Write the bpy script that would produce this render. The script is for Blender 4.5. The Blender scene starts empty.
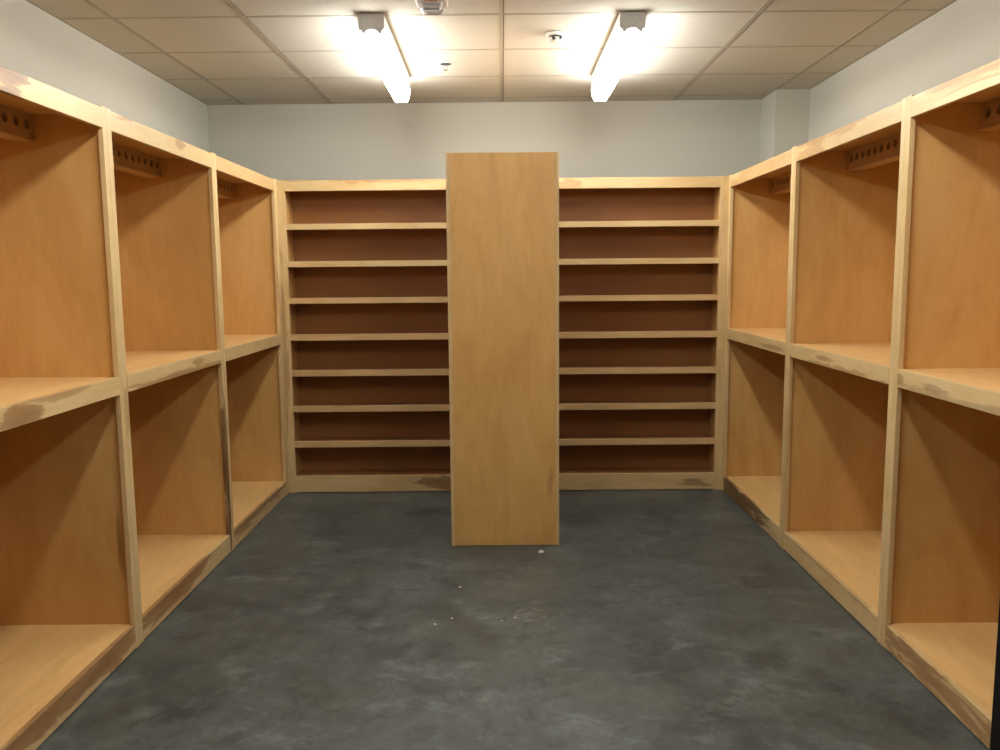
import bpy, bmesh, math, random
from mathutils import Vector, Matrix

random.seed(7)
scene = bpy.context.scene
COL = scene.collection

# ------------------------------------------------------------------ helpers
def link(o, parent=None):
    COL.objects.link(o)
    if parent is not None:
        o.parent = parent
    return o

def make(name, bm, mats, parent=None, smooth=False):
    me = bpy.data.meshes.new(name)
    bmesh.ops.recalc_face_normals(bm, faces=bm.faces[:])
    bm.to_mesh(me); bm.free()
    if not isinstance(mats, (list, tuple)):
        mats = [mats]
    for m in mats:
        me.materials.append(m)
    if smooth:
        for p in me.polygons:
            p.use_smooth = True
    return link(bpy.data.objects.new(name, me), parent)

def thing(name, label, cat, loc=(0, 0, 0), group=None):
    o = bpy.data.objects.new(name, None)
    o.empty_display_size = 0.1
    COL.objects.link(o)
    o.location = loc
    o['label'] = label; o['category'] = cat
    if group: o['group'] = group
    return o

def struct(o, kind='structure'):
    o['kind'] = kind
    return o

def box(bm, x0, x1, y0, y1, z0, z1, bev=0.0, mi=0):
    """one box, optionally with softened edges, added to bm"""
    t = bmesh.new()
    bmesh.ops.create_cube(t, size=1.0)
    for v in t.verts:
        v.co = Vector((x0 + (v.co.x + .5) * (x1 - x0), y0 + (v.co.y + .5) * (y1 - y0), z0 + (v.co.z + .5) * (z1 - z0)))
    if bev > 0:
        bmesh.ops.bevel(t, geom=t.edges[:], offset=bev, segments=2, profile=.6, affect='EDGES')
    bmesh.ops.recalc_face_normals(t, faces=t.faces[:])
    for f in t.faces:
        f.material_index = mi
    me = bpy.data.meshes.new('tmp'); t.to_mesh(me); t.free()
    bm.from_mesh(me); bpy.data.meshes.remove(me)
    return bm

def B(x0, x1, y0, y1, z0, z1, bev=0.0):
    return box(bmesh.new(), min(x0, x1), max(x0, x1), min(y0, y1), max(y0, y1), z0, z1, bev)

def lathe(bm, prof, n=32, mi=0, mfun=None):
    """revolve (r, z) profile about z"""
    rings = []
    for r, z in prof:
        if r < 1e-6:
            rings.append([bm.verts.new((0, 0, z))])
        else:
            rings.append([bm.verts.new((r * math.cos(2 * math.pi * i / n), r * math.sin(2 * math.pi * i / n), z)) for i in range(n)])
    for k in range(len(rings) - 1):
        a, b = rings[k], rings[k + 1]
        for i in range(n):
            j = (i + 1) % n
            if len(a) == 1 and len(b) == 1: continue
            if len(a) == 1: f = bm.faces.new((a[0], b[i], b[j]))
            elif len(b) == 1: f = bm.faces.new((a[i], a[j], b[0]))
            else: f = bm.faces.new((a[i], a[j], b[j], b[i]))
            f.material_index = mfun(k) if mfun else mi
    return bm

def extrude_y(bm, poly, y0, y1, caps=True, closed=True, mi=0):
    """extrude an (x, z) outline along y"""
    a = [bm.verts.new((x, y0, z)) for x, z in poly]
    b = [bm.verts.new((x, y1, z)) for x, z in poly]
    n = len(poly)
    for i in range(n if closed else n - 1):
        j = (i + 1) % n
        bm.faces.new((a[i], a[j], b[j], b[i])).material_index = mi
    if caps:
        bm.faces.new(a).material_index = mi; bm.faces.new(b[::-1]).material_index = mi
    return bm

# ------------------------------------------------------------------ materials
def newmat(name):
    m = bpy.data.materials.new(name); m.use_nodes = True
    nt = m.node_tree
    for n in list(nt.nodes): nt.nodes.remove(n)
    out = nt.nodes.new('ShaderNodeOutputMaterial')
    p = nt.nodes.new('ShaderNodeBsdfPrincipled')
    nt.links.new(p.outputs[0], out.inputs[0])
    return m, nt, p

def N(nt, t, **kw):
    n = nt.nodes.new(t)
    for k, v in kw.items(): setattr(n, k, v)
    return n

def math_(nt, op, a, b=None, clamp=False):
    n = N(nt, 'ShaderNodeMath', operation=op, use_clamp=clamp)
    for i, v in enumerate((a, b)):
        if v is None: continue
        if isinstance(v, (int, float)): n.inputs[i].default_value = v
        else: nt.links.new(v, n.inputs[i])
    return n.outputs[0]

def vmath(nt, op, a, b=None):
    n = N(nt, 'ShaderNodeVectorMath', operation=op)
    for i, v in enumerate((a, b)):
        if v is None: continue
        if isinstance(v, (tuple, list)): n.inputs[i].default_value = v
        else: nt.links.new(v, n.inputs[i])
    return n.outputs['Value'] if op in ('LENGTH', 'DISTANCE', 'DOT_PRODUCT') else n.outputs[0]

def ramp(nt, fac, stops):
    r = N(nt, 'ShaderNodeValToRGB')
    nt.links.new(fac, r.inputs[0])
    el = r.color_ramp.elements
    while len(el) > 1: el.remove(el[0])
    el[0].position = stops[0][0]; el[0].color = (*stops[0][1], 1)
    for p, c in stops[1:]:
        e = el.new(p); e.color = (*c, 1)
    return r.outputs[0]

def g(v): return (v, v, v)

def mix(nt, fac, a, b, mode='MIX'):
    n = N(nt, 'ShaderNodeMix', data_type='RGBA', blend_type=mode)
    for s, v in ((n.inputs[0], fac), (n.inputs[6], a), (n.inputs[7], b)):
        if isinstance(v, (int, float)): s.default_value = v
        elif isinstance(v, (tuple, list)): s.default_value = (*v, 1) if len(v) == 3 else v
        else: nt.links.new(v, s)
    return n.outputs[2]

def noise(nt, vec, scale, detail=4, rough=.55, dist=0.0):
    n = N(nt, 'ShaderNodeTexNoise')
    n.inputs['Scale'].default_value = scale; n.inputs['Detail'].default_value = detail
    n.inputs['Roughness'].default_value = rough; n.inputs['Distortion'].default_value = dist
    nt.links.new(vec, n.inputs['Vector'])
    return n.outputs['Fac']

def wood_coords(nt, axis, seed, stretch):
    tc = N(nt, 'ShaderNodeTexCoord')
    oi = N(nt, 'ShaderNodeObjectInfo')
    rv = N(nt, 'ShaderNodeCombineXYZ')
    nt.links.new(math_(nt, 'MULTIPLY', oi.outputs['Random'], 31.0), rv.inputs[0])
    nt.links.new(math_(nt, 'MULTIPLY', oi.outputs['Random'], 17.0), rv.inputs[1])
    nt.links.new(math_(nt, 'MULTIPLY', oi.outputs['Random'], 47.0), rv.inputs[2])
    s = [1, 1, 1]; s['xyz'.index(axis)] = stretch
    sc = vmath(nt, 'MULTIPLY', tc.outputs['Object'], tuple(s))
    v = vmath(nt, 'ADD', sc, rv.outputs[0])
    v = vmath(nt, 'ADD', v, (seed * 3.7, seed * 1.9, seed * 5.3))
    return tc, v

PLY_A, PLY_B, PLY_C = (.65, .385, .130), (.585, .325, .095), (.70, .44, .165)
SAP_A, SAP_B = (.64, .465, .225), (.56, .37, .15)
HEART = (.22, .115, .045)

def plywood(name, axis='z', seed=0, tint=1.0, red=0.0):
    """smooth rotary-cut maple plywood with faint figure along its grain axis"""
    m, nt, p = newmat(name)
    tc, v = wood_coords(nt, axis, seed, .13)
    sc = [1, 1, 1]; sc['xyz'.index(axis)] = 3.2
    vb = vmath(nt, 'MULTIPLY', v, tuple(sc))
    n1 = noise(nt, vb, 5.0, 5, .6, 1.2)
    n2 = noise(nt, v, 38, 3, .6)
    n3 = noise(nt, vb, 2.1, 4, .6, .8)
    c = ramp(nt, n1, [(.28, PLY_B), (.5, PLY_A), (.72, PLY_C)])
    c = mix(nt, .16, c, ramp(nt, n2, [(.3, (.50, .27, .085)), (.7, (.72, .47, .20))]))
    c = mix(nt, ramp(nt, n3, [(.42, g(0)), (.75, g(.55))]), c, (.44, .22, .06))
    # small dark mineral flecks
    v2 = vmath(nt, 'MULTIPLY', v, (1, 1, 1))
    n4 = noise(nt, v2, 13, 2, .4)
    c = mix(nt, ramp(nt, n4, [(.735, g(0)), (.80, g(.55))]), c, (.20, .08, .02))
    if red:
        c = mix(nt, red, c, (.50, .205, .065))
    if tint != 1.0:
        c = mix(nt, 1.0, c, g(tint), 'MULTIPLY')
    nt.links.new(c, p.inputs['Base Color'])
    p.inputs['Roughness'].default_value = .42
    p.inputs['Specular IOR Level'].default_value = .35
    bmp = N(nt, 'ShaderNodeBump'); bmp.inputs['Strength'].default_value = .04; bmp.inputs['Distance'].default_value = .002
    nt.links.new(n2, bmp.inputs['Height']); nt.links.new(bmp.outputs[0], p.inputs['Normal'])
    return m

def solid(name, axis, seed=0, heart=.66, spots=(), tint=1.0, sap=None):
    """solid maple: pale sapwood, brown heartwood streaks; spots = ((centre),(radii),strength,colour)"""
    m, nt, p = newmat(name)
    tc, v = wood_coords(nt, axis, seed, .16)
    A, Bc = sap if sap else (SAP_A, SAP_B)
    n1 = noise(nt, v, 14, 4, .55, .8)
    n2 = noise(nt, v, 90, 3, .6)
    c = ramp(nt, n1, [(.3, Bc), (.55, A), (.75, tuple(x * 1.06 for x in A))])
    c = mix(nt, .2, c, ramp(nt, n2, [(.3, (.46, .31, .14)), (.7, (.70, .55, .34))]))
    hn = noise(nt, v, 7.5, 3, .5, .4)
    c = mix(nt, ramp(nt, hn, [(heart, g(0)), (heart + .035, g(.55)), (heart + .14, g(.85))]), c, (.40, .225, .085))
    for k, (ce, ra, st, colr) in enumerate(spots):
        d = vmath(nt, 'SUBTRACT', tc.outputs['Object'], tuple(ce))
        d = vmath(nt, 'DIVIDE', d, tuple(ra))
        L = vmath(nt, 'LENGTH', d)
        wob = noise(nt, v, 13 + 4 * k, 5, .62, .8)
        L = math_(nt, 'ADD', L, math_(nt, 'MULTIPLY', math_(nt, 'SUBTRACT', wob, .5), 4.0))
        mk = ramp(nt, L, [(.25, g(st)), (.78, g(st * .8)), (.98, g(0))])
        rings = noise(nt, v, 30, 3, .6, 1.5)
        cc = mix(nt, ramp(nt, rings, [(.4, g(0)), (.65, g(.6))]), colr, tuple(x * .55 for x in colr))
        c = mix(nt, mk, c, cc)
    if tint != 1.0:
        c = mix(nt, 1.0, c, g(tint), 'MULTIPLY')
    nt.links.new(c, p.inputs['Base Color'])
    p.inputs['Roughness'].default_value = .40
    p.inputs['Specular IOR Level'].default_value = .4
    bmp = N(nt, 'ShaderNodeBump'); bmp.inputs['Strength'].default_value = .05; bmp.inputs['Distance'].default_value = .002
    nt.links.new(n2, bmp.inputs['Height']); nt.links.new(bmp.outputs[0], p.inputs['Normal'])
    return m

def plain(name, colr, rough=.5, metal=0.0, spec=.5):
    m, nt, p = newmat(name)
    tc = N(nt, 'ShaderNodeTexCoord')
    n1 = noise(nt, tc.outputs['Object'], 40, 3)
    c = mix(nt, ramp(nt, n1, [(.3, g(0)), (.7, g(1))]), tuple(x * .94 for x in colr), tuple(min(1, x * 1.05) for x in colr))
    nt.links.new(c, p.inputs['Base Color'])
    p.inputs['Roughness'].default_value = rough; p.inputs['Metallic'].default_value = metal
    p.inputs['Specular IOR Level'].default_value = spec
    return m

def wall_paint(name, colr):
    m, nt, p = newmat(name)
    tc = N(nt, 'ShaderNodeTexCoord')
    n1 = noise(nt, tc.outputs['Object'], 1.3, 3)
    n2 = noise(nt, tc.outputs['Object'], 220, 2)
    c = mix(nt, n1, tuple(x * .95 for x in colr), tuple(min(1, x * 1.05) for x in colr))
    nt.links.new(c, p.inputs['Base Color'])
    p.inputs['Roughness'].default_value = .75
    bmp = N(nt, 'ShaderNodeBump'); bmp.inputs['Strength'].default_value = .06; bmp.inputs['Distance'].default_value = .001
    nt.links.new(n2, bmp.inputs['Height']); nt.links.new(bmp.outputs[0], p.inputs['Normal'])
    return m

def concrete():
    m, nt, p = newmat('dark polished concrete')
    tc = N(nt, 'ShaderNodeTexCoord'); o = tc.outputs['Object']
    a = noise(nt, o, .9, 6, .6, .5)
    b = noise(nt, o, 2.6, 9, .74, .9)
    d = noise(nt, o, 13, 6, .7, .6)
    e = noise(nt, o, 120, 3, .6)
    c = ramp(nt, b, [(.32, (.036, .037, .036)), (.45, (.070, .072, .070)), (.57, (.100, .102, .098)), (.72, (.155, .156, .148))])
    c = mix(nt, ramp(nt, a, [(.45, g(0)), (.62, g(.6))]), c, (.052, .054, .053))
    c = mix(nt, .35, c, ramp(nt, d, [(.3, (.034, .035, .034)), (.52, (.092, .093, .09)), (.72, (.19, .19, .18))]))
    # thin paler cloudy scuffs
    s = noise(nt, vmath(nt, 'MULTIPLY', o, (1.0, 1.3, 1.0)), 3.6, 9, .76, .4)
    c = mix(nt, ramp(nt, s, [(.54, g(0)), (.66, g(.5))]), c, (.22, .225, .215))
    dk = noise(nt, o, 5.0, 9, .78, .3)
    c = mix(nt, ramp(nt, dk, [(.52, g(0)), (.62, g(.62))]), c, (.034, .035, .035))
    # tan worn veil near the free-standing end panel
    wv = noise(nt, o, 2.1, 4, .6)
    c = mix(nt, ramp(nt, wv, [(.46, g(0)), (.68, g(.35))]), c, (.105, .090, .066))
    # faint pale oval ring left by a can
    q = vmath(nt, 'SUBTRACT', o, (.105, 3.35, 0.0))
    L = vmath(nt, 'LENGTH', q)
    L = math_(nt, 'ADD', L, math_(nt, 'MULTIPLY', math_(nt, 'SUBTRACT', noise(nt, o, 30, 3), .5), .03))
    rg = ramp(nt, math_(nt, 'MULTIPLY', L, 10), [(.50, g(0)), (.60, g(.8)), (.68, g(.8)), (.76, g(0))])
    rg = math_(nt, 'MULTIPLY', rg, ramp(nt, noise(nt, o, 26, 2), [(.38, g(0)), (.55, g(.7))]))
    c = mix(nt, rg, c, (.20, .17, .12))
    sp = noise(nt, o, 55, 2, .4)
    c = mix(nt, ramp(nt, sp, [(.76, g(0)), (.80, g(.5))]), c, (.34, .33, .31))
    c = mix(nt, 1.0, c, (.90, 1.01, .975), 'MULTIPLY')
    nt.links.new(c, p.inputs['Base Color'])
    nt.links.new(ramp(nt, b, [(.3, g(.32)), (.7, g(.5))]), p.inputs['Roughness'])
    p.inputs['Specular IOR Level'].default_value = .4
    bmp = N(nt, 'ShaderNodeBump'); bmp.inputs['Strength'].default_value = .12; bmp.inputs['Distance'].default_value = .002
    nt.links.new(mix(nt, .5, d, e), bmp.inputs['Height']); nt.links.new(bmp.outputs[0], p.inputs['Normal'])
    return m

def tile_mat():
    m, nt, p = newmat('mineral ceiling tile')
    tc = N(nt, 'ShaderNodeTexCoord')
    n1 = noise(nt, tc.outputs['Object'], 160, 4, .7)
    n2 = noise(nt, tc.outputs['Object'], 1.2, 2)
    c = ramp(nt, n1, [(.32, (.435, .415, .355)), (.45, (.525, .515, .45)), (.8, (.57, .56, .495))])
    c = mix(nt, ramp(nt, n2, [(.35, g(0)), (.7, g(.25))]), c, (.48, .455, .375))
    nt.links.new(c, p.inputs['Base Color'])
    p.inputs['Roughness'].default_value = .9
    bmp = N(nt, 'ShaderNodeBump'); bmp.inputs['Strength'].default_value = .15; bmp.inputs['Distance'].default_value = .002
    nt.links.new(n1, bmp.inputs['Height']); nt.links.new(bmp.outputs[0], p.inputs['Normal'])
    return m

def lens_mat(strength, colr, half):
    """ribbed acrylic diffuser glowing from the tubes inside; the tubes stop short of its ends"""
    m, nt, p = newmat('glowing ribbed acrylic diffuser')
    tc = N(nt, 'ShaderNodeTexCoord'); sx = N(nt, 'ShaderNodeSeparateXYZ')
    nt.links.new(tc.outputs['Object'], sx.inputs[0])
    end = ramp(nt, math_(nt, 'DIVIDE', sx.outputs[1], half), [(.80, g(1)), (1.0, g(.6))])
    w = math_(nt, 'SINE', math_(nt, 'MULTIPLY', sx.outputs[1], 2 * math.pi / .072))
    w = math_(nt, 'ADD', math_(nt, 'MULTIPLY', w, .2), .8)
    st = math_(nt, 'MULTIPLY', math_(nt, 'MULTIPLY', end, w), strength)
    p.inputs['Base Color'].default_value = (.85, .85, .83, 1)
    p.inputs['Roughness'].default_value = .3
    p.inputs['Emission Color'].default_value = (*colr, 1)
    nt.links.new(st, p.inputs['Emission Strength'])
    return m

# ------------------------------------------------------------------ dimensions (metres; floor z=0, looking along +y)
H = 2.6527
XL, XR = -1.4346, 1.4475          # front faces of the side runs
YS = 5.366                         # front face of the shoe shelves
YW = 6.064                         # back wall
XWL, XWR = -2.0936, 2.08
YF = 0.80                          # front wall (behind the near bays)
ZT = 2.040

# ------------------------------------------------------------------ the room
M_wall = wall_paint('pale grey wall paint', (.465, .460, .400))
M_floor = concrete()
M_tile = tile_mat()
M_grid = plain('painted ceiling grid', (.38, .35, .285), .5)
M_gridd = plain('painted shadow line', (.16, .13, .10), .8)  # dark strips colour in a shadow line along one side of each bar

struct(make('floor', B(XWL - .12, XWR + .12, -1.2, YW + .12, -.10, 0), M_floor))
struct(make('wall_left', B(XWL - .12, XWL, YF, YW + .12, 0, H + .02), M_wall))
struct(make('wall_right', B(XWR, XWR + .12, YF, YW + .12, 0, H + .02), M_wall))
struct(make('wall_back', B(XWL, XWR, YW, YW + .12, 0, H + .02), M_wall))
struct(make('wall_corner', B(1.849, XWR, 5.7485, YW, 0, H + .02), M_wall))
bm = bmesh.new()
box(bm, XWL, -1.15, YF - .12, YF, 0, H + .02); box(bm, 1.12, XWR, YF - .12, YF, 0, H + .02)
box(bm, -1.15, 1.12, YF - .12, YF, 2.15, H + .02)
struct(make('wall_front', bm, M_wall))

# suspended ceiling: tiles hung in a T-bar grid
XG = [-1.84, -1.218, .004, 1.224, 1.846]
YG = [4.0753 + .61 * k for k in range(-5, 4)]
bm = bmesh.new()
xs = [XWL] + XG + [XWR]; ys = [YF] + [y for y in YG if y > YF + .05] + [YW]
for i in range(len(xs) - 1):
    for j in range(len(ys) - 1):
        box(bm, xs[i], xs[i + 1], ys[j], ys[j + 1], H, H + .02, mi=0)
for k, x in enumerate(XG):
    w = .013 if k in (1, 3) else .009
    box(bm, x - w, x + w, YF, YW, H - .0015, H + .002, mi=1)
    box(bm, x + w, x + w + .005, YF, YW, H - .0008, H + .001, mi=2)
for y in YG:
    if y < YF + .05: continue
    box(bm, XWL, XWR, y - .010, y + .006, H - .0012, H + .002, mi=1)
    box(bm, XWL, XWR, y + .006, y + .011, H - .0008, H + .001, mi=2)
# wall angle
box(bm, XWL, XWL + .018, YF, YW, H - .0015, H, mi=1)
box(bm, XWR - .018, XWR, YF, YW, H - .0015, H, mi=1)
box(bm, XWL, 1.85, YW - .018, YW, H - .0015, H, mi=1)
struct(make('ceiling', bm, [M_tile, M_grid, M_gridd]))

# black door leaf standing open at the right of the camera
M_black = plain('black painted door', (.006, .005, .005), .6, spec=.2)
M_steel = plain('brushed steel', (.5, .5, .5), .35, 1.0)
d = struct(make('door_1', B(1.070, 1.115, YF + .005, 1.72, .008, 2.13, .002), M_black))
for z in (.25, 1.07, 1.88):
    h_ = bmesh.new(); lathe(h_, [(0, -.05), (.008, -.05), (.008, .05), (0, .05)], 12)
    for v in h_.verts: v.co += Vector((1.124, YF + .008, z))
    make('hinge', h_, M_steel, d, True)

# ------------------------------------------------------------------ wood
M_ply = plywood('maple plywood upright', 'z', 1)
M_ply_y = plywood('maple plywood lengthwise', 'y', 2)
M_deck = solid('maple veneer deck', 'y', 3, .82, sap=((.72, .45, .165), (.64, .38, .125)))
M_ply_shade = plywood('shaded maple plywood inside shelves', 'x', 4, .62, .85)  # darker, redder plywood: interior shade and wood bounce put into the colour
M_end = plywood('maple plywood end panel', 'z', 5, 1.02)
M_sol_z = solid('solid maple upright', 'z', 6, .69)
M_sol_y = solid('solid maple lengthwise', 'y', 7, .67)
M_sol_x = solid('solid maple crosswise', 'x', 8, .70)
M_sol_x2 = solid('solid maple shelf nosing', 'x', 9, .76, sap=((.62, .41, .19), (.54, .335, .14)))
M_strip = solid('maple hanging rail', 'y', 10, .78, sap=((.58, .34, .13), (.50, .28, .10)))

def perforated(bm, x0, x1, y0, y1, z0, z1, n, r, zc):
    """board in the y-z plane pierced by n round holes"""
    p = (y1 - y0) / n; S = 24
    for k in range(n):
        ya, yb = y0 + k * p, y0 + (k + 1) * p; yc = (ya + yb) / 2
        ring = {}
        for x in (x0, x1):
            O, I = [], []
            for i in range(S):
                t = 2 * math.pi * (i + .5) / S; c, s = math.cos(t), math.sin(t)
                # project on the cell rectangle
                hy = (yb - ya) / 2; hz = (z1 - zc) if s > 0 else (zc - z0)
                f = min(hy / abs(c), hz / abs(s))
                O.append(bm.verts.new((x, yc + f * c, zc + f * s)))
                I.append(bm.verts.new((x, yc + r * c, zc + r * s)))
            for i in range(S):
                j = (i + 1) % S
                bm.faces.new((O[i], O[j], I[j], I[i]))
            # fill the clipped corners of the cell
            for i in range(S):
                j = (i + 1) % S; a, b = O[i].co, O[j].co
                if abs(a.y - b.y) > 1e-6 and abs(a.z - b.z) > 1e-6:
                    cy = ya if abs(a.y - ya) < 1e-6 or abs(b.y - ya) < 1e-6 else yb
                    cz = z0 if abs(a.z - z0) < 1e-6 or abs(b.z - z0) < 1e-6 else z1
                    cv = bm.verts.new((x, cy, cz)); bm.faces.new((O[i], cv, O[j]))
            ring[x] = I
        for i in range(S):
            j = (i + 1) % S
            bm.faces.new((ring[x0][i], ring[x0][j], ring[x1][j], ring[x1][i]))
    # long edges and ends
    for (a, b, c_, d_) in (((x0, y0, z0), (x1, y0, z0), (x1, y1, z0), (x0, y1, z0)), ((x0, y0, z1), (x1, y0, z1), (x1, y1, z1), (x0, y1, z1)),
                           ((x0, y0, z0), (x1, y0, z0), (x1, y0, z1), (x0, y0, z1)), ((x0, y1, z0), (x1, y1, z0), (x1, y1, z1), (x0, y1, z1))):
        bm.faces.new([bm.verts.new(q) for q in (a, b, c_, d_)])
    return bm

BR = (.34, .175, .068); DK = (.17, .085, .03); OR = (.46, .225, .075); GR = (.26, .155, .085)

def garment_cabinet(side, y0, y1, label, spots, zsh, far_w=.033):
    """tall open two-tier cabinet of a side run; side -1 = left wall, +1 = right wall"""
    X = XL if side < 0 else XR
    ym = (y0 + y1) / 2
    depth = .625
    base = Vector((X + side * depth / 2, ym, 0))
    t = thing('garment_cabinet', label, 'cabinet', base, 'open garment cabinets along the side walls')
    def P(name, xa, xb, ya, yb, za, zb, mat, bev=.0012, parent=t):
        # xa, xb: distance back from the front face
        a, b = X + side * xa - base.x, X + side * xb - base.x
        return make(name, B(a, b, ya - ym, yb - ym, za, zb, bev), mat, parent)
    def S(key, axis, fallback):
        if key not in spots: return fallback
        sp = [((c[0] if c[0] is not None else X) - base.x, c[1] - ym, c[2]) for c, *_ in spots[key]]
        sp = [(q, ra, st, colr) for q, (c, ra, st, colr) in zip(sp, spots[key])]
        return solid('solid maple with heartwood', axis, 11 + abs(int(ym * 10)) + (5 if side > 0 else 0), .80, sp)
    th, e = .018, .0006
    w0, w1 = .033, far_w
    a, b = y0 + e, y1 - e
    P('side_panel', .019, depth - .006, a, a + th, 0, ZT - .002, M_ply)
    P('side_panel', .019, depth - .006, b - th - (far_w - .033), b - (far_w - .033), 0, ZT - .002, M_ply)
    ia, ib = a + th, b - th - (far_w - .033)
    P('back_panel', depth - .006, depth, a, b, .0, ZT - .002, M_ply)
    P('top_panel', .019, depth - .006, ia, ib, ZT - .020, ZT - .002, M_ply_y)
    P('shelf', .019, depth - .006, ia, ib, zsh - .019, zsh - .001, M_deck)
    P('bottom_panel', .019, depth - .006, ia, ib, .076, .094, M_deck)
    P('stile', 0, .019, a, a + w0, 0, ZT + .007, S('stile', 'z', M_sol_z))
    P('stile', 0, .019, b - w1, b, 0, ZT + .007, S('stile_far', 'z', M_sol_z))
    P('top_rail', 0, .019, a + w0, b - w1, ZT - .071, ZT, S('top', 'y', M_sol_y))
    P('shelf_edge', -.002, .019, a + w0, b - w1, zsh - .066, zsh, S('mid', 'y', M_sol_y))
    P('toe_rail', 0, .019, a + w0, b - w1, .005, .095, S('toe', 'y', M_sol_y))
    # perforated hanging rail fixed under the top, with a ledge along its foot
    L = ib - ia; n = int(round(L / .0665))
    xf = .262
    xa, xb = X + side * xf - base.x, X + side * (xf + .016) - base.x
    bmx = perforated(bmesh.new(), min(xa, xb), max(xa, xb), ia - ym, ib - ym, ZT - .108, ZT - .020, n, .0170, ZT - .060)
    r = make('hanging_rail', bmx, M_strip, t)
    P('rail_ledge', xf - .006, xf + .060, ia, ib, ZT - .116, ZT - .108, M_strip, parent=r)
    P('rail_backing', xf + .060, xf + .072, ia, ib, ZT - .116, ZT - .020, M_strip, parent=r)
    return t

YB = [1.98, 3.087, 4.21, 5.3655]       # joints of the left run
YC = [1.95, 3.045, 4.19, 5.3655]       # joints of the right run
ZL, ZR_ = 1.064, 1.074
# left run, near to far
garment_cabinet(-1, YB[0], YB[1], 'open two-tier maple cabinet nearest the camera on the left wall, grey-brown patch on top rail',
    {'top': [((None, 2.50, ZT - .02), (.3, .085, .10), .95, GR)],
     'mid': [((None, 2.40, ZL - .025), (.3, .11, .055), .9, BR), ((None, 2.66, ZL - .005), (.3, .16, .022), .6, BR)],
     'toe': [((None, 2.45, .085), (.3, .95, .062), .95, BR)]}, ZL)
garment_cabinet(-1, YB[1], YB[2], 'open two-tier maple cabinet in the middle of the left wall run',
    {'top': [((None, 3.35, ZT + .012), (.3, .45, .036), .75, OR), ((None, 3.78, ZT - .012), (.3, .05, .028), .7, BR)],
     'mid': [((None, 3.70, ZL - .064), (.3, .6, .022), .75, BR), ((None, 3.86, ZL - .03), (.3, .06, .014), .6, BR)],
     'toe': [((None, 3.5, .09), (.3, .8, .056), .95, BR)],
     'stile': [((None, 3.10, .95), (.3, .03, .10), .5, BR)],
     'stile_far': [((None, 4.19, .46), (.3, .016, .42), .95, DK)]}, ZL)
garment_cabinet(-1, YB[2], YB[3], 'open two-tier maple cabinet at the far left, next to the back corner',
    {'top': [((None, 4.9, ZT - .03), (.3, .8, .10), .45, OR)],
     'toe': [((None, 4.62, .10), (.3, .8, .050), .9, BR)],
     'stile': [((None, 4.19, .60), (.3, .02, .35), .6, DK)]}, ZL, .062)
# right run, near to far
garment_cabinet(1, YC[0], YC[1], 'open two-tier maple cabinet nearest the camera on the right wall, beside the black door',
    {'top': [((None, 2.30, ZT + .010), (.3, .80, .060), .95, OR)],
     'mid': [((None, 3.00, ZR_ - .03), (.3, .03, .02), .7, BR), ((None, 2.76, ZR_ - .04), (.3, .12, .02), .5, GR), ((None, 2.5, ZR_ - .06), (.3, .5, .02), .5, GR)],
     'toe': [((None, 2.6, .05), (.3, .8, .050), .85, BR)]}, ZR_)
garment_cabinet(1, YC[1], YC[2], 'open two-tier maple cabinet in the middle of the right wall run',
    {'top': [((None, 3.95, ZT - .01), (.3, .22, .07), .7, OR), ((None, 3.55, ZT + .012), (.3, .28, .03), .7, OR)],
     'mid': [((None, 3.72, ZR_ - .03), (.3, .10, .012), .7, BR), ((None, 3.60, ZR_ - .066), (.3, .5, .016), .7, BR)],
     'toe': [((None, 3.55, .10), (.3, .5, .022), .45, BR)]}, ZR_)
garment_cabinet(1, YC[2], YC[3], 'open two-tier maple cabinet at the far right, dark brown patch on its toe board',
    {'top': [((None, 4.75, ZT - .035), (.3, .9, .12), .5, OR)],
     'mid': [((None, 4.45, ZR_ - .045), (.3, .22, .014), .65, BR)],
     'toe': [((None, 4.98, .05), (.3, .50, .17), .95, DK), ((None, 4.60, .03), (.3, .08, .035), .9, (.08, .04, .02))]}, ZR_, .033)

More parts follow.
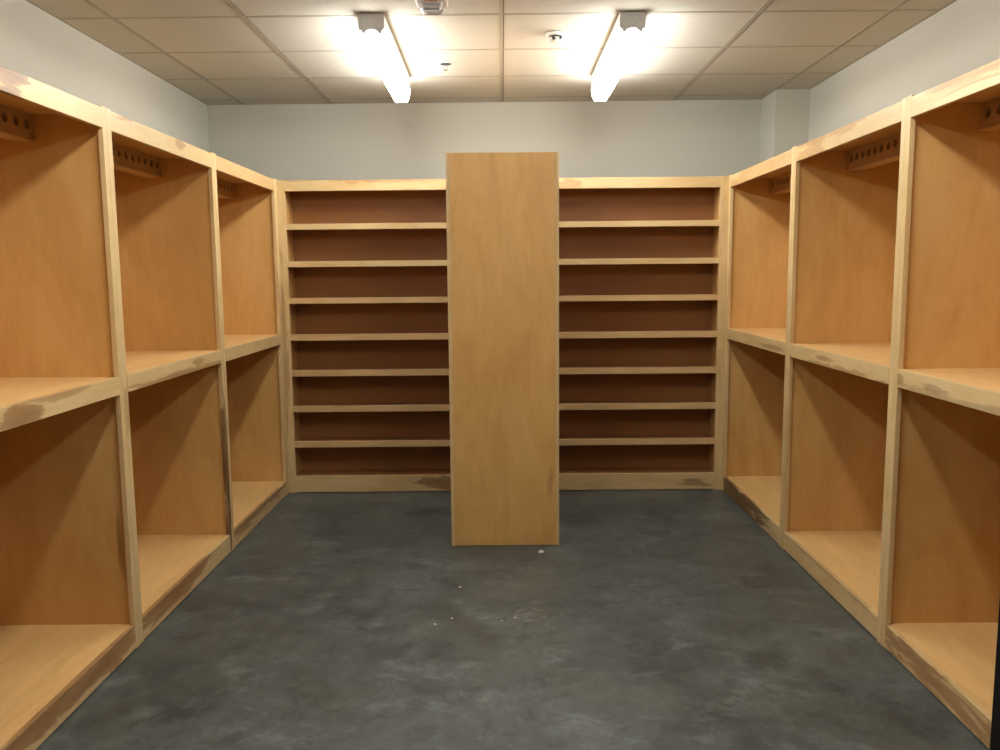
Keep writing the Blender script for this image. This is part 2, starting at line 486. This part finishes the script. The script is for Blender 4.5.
# ------------------------------------------------------------------ shoe shelves across the back
SH = [1.767, 1.529, 1.293, 1.057, .822, .585, .348]     # shelf tops
D_SH = .205
def shoe_shelves(x0, x1, wl, wr, label, spots):
    xm = (x0 + x1) / 2
    base = Vector((xm, YS + D_SH / 2, 0))
    t = thing('shoe_shelf_unit', label, 'shelf unit', base, 'shoe shelf units against the back wall')
    def P(name, xa, xb, ya, yb, za, zb, mat, parent=t, bev=.0012):
        return make(name, B(xa - base.x, xb - base.x, ya - base.y, yb - base.y, za, zb, bev), mat, parent)
    def S(key, axis, fb):
        if key not in spots: return fb
        sp = [((c[0] - base.x, YS - base.y, c[2]), ra, st, colr) for c, ra, st, colr in spots[key]]
        return solid('solid maple with heartwood', axis, 31 + (x0 > 0) * 3, .82, sp)
    e = .0006; a, b = x0 + e, x1 - e
    yb = YS + D_SH
    sl, sr = a + wl - .006, b - wr + .006          # inner faces of the side panels
    P('side_panel', sl - .018, sl, YS + .019, yb - .006, 0, ZT - .004, M_ply)
    P('side_panel', sr, sr + .018, YS + .019, yb - .006, 0, ZT - .004, M_ply)
    P('back_panel', sl - .018, sr + .018, yb - .006, yb, 0, ZT - .004, M_ply_shade)
    P('top_panel', sl, sr, YS + .019, yb - .006, ZT - .024, ZT - .006, M_ply_shade)
    P('bottom_panel', sl, sr, YS + .019, yb - .006, .092, .110, M_ply_shade)
    P('stile', a, a + wl, YS, YS + .019, 0, ZT + .003, S('stile', 'z', M_sol_z))
    P('stile', b - wr, b, YS, YS + .019, 0, ZT + .003, S('stile_r', 'z', M_sol_z))
    P('top_rail', a + wl, b - wr, YS, YS + .019, ZT - .067, ZT, S('top', 'x', M_sol_x))
    P('bottom_rail', a + wl, b - wr, YS, YS + .019, .005, .113, S('bot', 'x', M_sol_x))
    for k, z in enumerate(SH):
        s = P('shelf', sl, sr, YS + .019, yb - .006, z - .032, z - .014, M_ply_shade)
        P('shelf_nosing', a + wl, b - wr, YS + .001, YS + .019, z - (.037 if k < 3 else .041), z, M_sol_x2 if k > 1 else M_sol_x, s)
    return t

XP0, XP1, YP = -.2815, .2895, 4.2544
shoe_shelves(XL - .018, XP0 - .001, .067, .038, 'open maple shoe shelf unit left of the tall centre panel, eight openings high',
    {'bot': [((-.42, 0, .055), (.20, .3, .040), .85, (.26, .14, .06))], 'top': [((-.8, 0, ZT + .005), (.9, .3, .026), .6, OR)],
     'stile': [((-1.425, 0, 1.0), (.020, .3, .75), .55, BR)]})
shoe_shelves(XP1 + .001, XR + .018, .038, .071, 'open maple shoe shelf unit right of the tall centre panel, eight openings high',
    {'bot': [((1.24, 0, .065), (.13, .3, .045), .75, (.24, .13, .05))], 'top': [((.45, 0, ZT - .03), (.10, .3, .04), .6, (.50, .25, .10))]})

# ------------------------------------------------------------------ free-standing double-sided partition in the middle
def partition():
    xm = (XP0 + XP1) / 2; y1 = YS + D_SH; ym = (YP + y1) / 2
    base = Vector((xm, ym, 0)); ZP = 2.042
    t = thing('partition_cabinet', 'tall maple partition cabinet mid-room, its plain end panel facing the camera', 'cabinet', base)
    def P(name, xa, xb, ya, yb, za, zb, mat, parent=t, bev=.001):
        return make(name, B(xa - base.x, xb - base.x, ya - base.y, yb - base.y, za, zb, bev), mat, parent)
    w = (XP1 - XP0) / 2
    P('end_panel', XP0 + .017, XP1 - .017, YP, YP + .019, .002, ZP, M_end)
    P('end_panel', XP0 + .019, XP1 - .019, y1 - .018, y1, .002, ZP - .004, M_ply)
    P('divider_panel', xm - .009, xm + .009, YP + .019, y1 - .018, .002, ZP - .004, M_ply_shade)
    P('top_panel', XP0 + .019, XP1 - .019, YP + .019, y1 - .018, ZP - .020, ZP - .002, M_ply_y)
    for s in (-1, 1):
        xo = XP0 if s < 0 else XP1
        xi = xo - s * .0165
        P('stile', xo, xi, YP - .0005, YP + .045, 0, ZP + .001, M_sol_z)
        P('stile', xo, xi, YS - .045, YS - .001, 0, ZP - .001, M_sol_z)
        P('top_rail', xo, xi, YP + .045, YS - .045, ZP - .07, ZP - .001, M_sol_y)
        P('bottom_rail', xo, xi, YP + .045, YS - .045, 0, .113, M_sol_y)
        P('bottom_panel', xm + s * .009, xi, YP + .019, y1 - .018, .092, .110, M_ply_shade)
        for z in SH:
            sh = P('shelf', xm + s * .009, xi, YP + .019, YS - .001, z - .020, z - .001, M_ply_shade)
            P('shelf_nosing', xo - s * .001, xi, YP + .045, YS - .045, z - .040, z, M_sol_y, sh)
    return t
partition()

# ------------------------------------------------------------------ ceiling light fixtures
M_pan = plain('white enamelled fixture pan', (.85, .85, .84), .4)
M_cap = plain('grey-white end cap', (.52, .51, .50), .5)
LENS_POWER = 33.0
LEN = 1.30; HL = LEN / 2
M_lens = lens_mat(LENS_POWER, (1.0, .98, .94), HL)

def fixture(x, y0, label, turn=0.0):
    y1 = y0 + LEN; ym = (y0 + y1) / 2
    t = thing('ceiling_light', label, 'light fixture', (x, ym, H - .004), 'wraparound fluorescent ceiling lights')
    t.rotation_euler.z = turn
    hw = .060
    # metal pan against the ceiling
    bmx = bmesh.new()
    extrude_y(bmx, [(-hw, 0), (hw, 0), (hw, -.056), (hw - .003, -.060), (-hw + .003, -.060), (-hw, -.056)], -HL + .012, HL - .06)
    make('housing', bmx, M_pan, t)
    # wraparound lens, chamfered bottom, closed ends
    prof = [(-hw + .006, -.058), (-hw + .006, -.085), (-hw + .010, -.112), (-.037, -.140), (.037, -.140), (hw - .010, -.112), (hw - .006, -.085), (hw - .006, -.058)]
    bmx = bmesh.new(); extrude_y(bmx, prof, -HL + .012, HL)
    make('diffuser', bmx, M_lens, t)
    # end cap with scalloped lower edge
    cap = [(-hw, 0), (hw, 0), (hw, -.062), (.040, -.094), (.020, -.074), (0, -.070), (-.020, -.074), (-.040, -.094), (-hw, -.062)]
    bmx = bmesh.new(); extrude_y(bmx, cap, -HL, -HL + .012)
    make('end_cap', bmx, M_cap, t)
    bmx = bmesh.new(); extrude_y(bmx, [(-hw, 0), (hw, 0), (hw, -.060), (-hw, -.060)], HL - .06, HL - .048)
    make('end_cap', bmx, M_cap, t)
    return t
fixture(-.614, 4.035, 'left one of the two glowing white ceiling lights, near the sprinkler head', .014)
fixture(.622, 4.050, 'right one of the two glowing white ceiling lights, near the smoke detector')
fixture(-.606, 1.60, 'wraparound ceiling light nearer the door, left one')
fixture(.627, 1.61, 'wraparound ceiling light nearer the door, right one')

# ------------------------------------------------------------------ things on the ceiling
M_white = plain('white plastic', (.72, .71, .69), .4)
M_dark = plain('dark recess', (.03, .03, .032), .6)
M_grey = plain('grey plastic', (.22, .22, .225), .5)
M_chrome = plain('chrome', (.62, .62, .63), .22, 1.0)
M_red = plain('red lettering', (.45, .03, .03), .5)
M_clear, nt_, p_ = newmat('clear strobe lens')
p_.inputs['Base Color'].default_value = (.92, .93, .95, 1); p_.inputs['Roughness'].default_value = .08
p_.inputs['Transmission Weight'].default_value = .85; p_.inputs['IOR'].default_value = 1.45

# fire alarm strobe
fx, fy = -.302, 3.765
t = thing('fire_alarm_strobe', 'white ceiling fire alarm strobe with red lettering between the two lights', 'alarm', (fx, fy, H))
make('body', B(-.070, .070, -.075, .095, -.036, 0, .008), M_white, t)
bmx = bmesh.new()
pr = [(-.054, -.034), (.054, -.034), (.046, -.062), (.030, -.070), (-.030, -.070), (-.046, -.062)]
extrude_y(bmx, pr, .018, .085)
bmesh.ops.bevel(bmx, geom=bmx.edges[:], offset=.004, segments=2, affect='EDGES')
make('strobe_lens', bmx, M_clear, t)
bmx = bmesh.new(); box(bmx, -.040, .040, .030, .075, -.046, -.0365, .002)
make('reflector', bmx, M_chrome, t)
bmx = bmesh.new(); lathe(bmx, [(0, -.034), (.006, -.034), (.006, .034), (0, .034)], 12)
for v in bmx.verts: v.co = Vector((v.co.z, v.co.y + .052, v.co.x - .055))
make('flash_tube', bmx, M_grey, t, True)
cu = bpy.data.curves.new('fire_text', 'FONT'); cu.body = 'FIRE'; cu.size = .030; cu.extrude = .0006
cu.align_x = 'CENTER'; cu.align_y = 'BOTTOM'
tmp = bpy.data.objects.new('fire_text_curve', cu); COL.objects.link(tmp)
bpy.context.view_layer.update()
me = bpy.data.meshes.new_from_object(tmp.evaluated_get(bpy.context.evaluated_depsgraph_get()))
bpy.data.objects.remove(tmp)
me.materials.clear(); me.materials.append(M_red)
# lettering on the underside, tops toward the viewer
me.transform(Matrix.Translation((0, .006, -.0368)) @ Matrix(((1, 0, 0, 0), (0, -1, 0, 0), (0, 0, -1, 0), (0, 0, 0, 1))))
lt = bpy.data.objects.new('lettering', me); link(lt, t)

# smoke detector
t = thing('smoke_detector', 'small round white smoke detector between the two ceiling lights', 'smoke detector', (.283, 4.39, H - .004))
bmx = bmesh.new(); lathe(bmx, [(0, 0), (.050, 0), (.050, -.008), (.046, -.014), (.0, -.014)], 36)
make('base', bmx, M_white, t, False)
bmx = bmesh.new(); lathe(bmx, [(.032, -.013), (.034, -.020), (.034, -.026), (.032, -.026)], 36)
make('vent', bmx, M_dark, t, True)
bmx = bmesh.new(); lathe(bmx, [(.036, -.022), (.040, -.026), (.036, -.034), (.022, -.040), (0, -.042)], 36)
make('cover', bmx, M_white, t, True)
for sx, rr in ((-.012, .010), (.022, .007)):
    bmx = bmesh.new(); lathe(bmx, [(0, -.004), (rr, -.004), (rr, .004), (0, .004)], 16)
    for v in bmx.verts: v.co = Vector((v.co.x + sx, v.co.z - .034, v.co.y - .028))
    make('sensor_window', bmx, M_dark, t, True)

# sprinkler head
t = thing('sprinkler_head', 'small recessed fire sprinkler head with hanging deflector beside the left ceiling light', 'sprinkler', (-.320, 4.975, H))
bmx = bmesh.new(); lathe(bmx, [(.024, -.001), (.026, -.004), (.040, -.0045), (.042, 0)], 36)
make('escutcheon', bmx, M_white, t, True)
bmx = bmesh.new(); lathe(bmx, [(.0335, -.0052), (.0, -.0056)], 36)
make('recess_cup', bmx, M_dark, t, True)
bmx = bmesh.new()
for s in (-1, 1): box(bmx, s * .010 - .002, s * .010 + .002, -.002, .002, -.034, -.005)
box(bmx, -.005, .005, -.005, .005, -.018, -.005); box(bmx, -.012, .012, -.002, .002, -.036, -.032)
make('frame', bmx, M_chrome, t)
bmx = bmesh.new(); lathe(bmx, [(0, -.036), (.013, -.036), (.013, -.0385), (0, -.0385)], 20)
make('deflector', bmx, M_chrome, t)

# ------------------------------------------------------------------ crumbs on the floor
M_crumb = plain('white plaster', (.62, .60, .55), .8)
def crumb_mesh(r, seed):
    rnd = random.Random(seed); b_ = bmesh.new()
    bmesh.ops.create_icosphere(b_, subdivisions=2, radius=r)
    for v in b_.verts:
        v.co *= rnd.uniform(.75, 1.2); v.co.z = v.co.z * .45
    zmin = min(v.co.z for v in b_.verts)
    for v in b_.verts: v.co.z -= zmin
    return b_
def crumb(x, y, r, seed, label, group=None):
    o = make('plaster_crumb', crumb_mesh(r, seed), M_crumb)
    o.location = (x, y, 0); o['label'] = label; o['category'] = 'crumb'
    if group: o['group'] = group
crumb(.187, 4.131, .015, 1, 'largest white plaster crumb, on the floor at the centre panel foot')
crumb(-.208, 3.657, .007, 2, 'tiny lone white plaster crumb on the floor between centre panel and crumb scatter')
for k, (x, y, r) in enumerate([(-.224, 3.312, .006), (-.290, 3.253, .007), (-.014, 3.283, .005), (.040, 3.317, .005)]):
    crumb(x, y, r, 5 + k, 'tiny white crumb in the scatter on the bare floor mid-room', 'crumbs scattered on the concrete floor')

# ------------------------------------------------------------------ camera
cam = bpy.data.cameras.new('camera'); co = bpy.data.objects.new('camera', cam); COL.objects.link(co)
cam.sensor_width = 36; cam.sensor_fit = 'HORIZONTAL'; cam.lens = 825.58 / 1000 * 36
cam.clip_start = .02; cam.clip_end = 50
co.matrix_world = Matrix.Translation((0, 0, 1.4284)) @ Matrix.Rotation(.0040, 4, 'Z') @ Matrix.Rotation(math.pi / 2 - .1202, 4, 'X') @ Matrix.Rotation(-.0090, 4, 'Z')
scene.camera = co

# ------------------------------------------------------------------ surroundings and view
w = bpy.data.worlds.new('world'); scene.world = w; w.use_nodes = True
bg = w.node_tree.nodes['Background']; bg.inputs[0].default_value = (1.0, .93, .82, 1); bg.inputs[1].default_value = .03
scene.cycles.max_bounces = 10; scene.cycles.diffuse_bounces = 8
scene.cycles.use_denoising = True
scene.view_settings.view_transform = 'Standard'
scene.view_settings.look = 'None'
scene.view_settings.exposure = 0.54
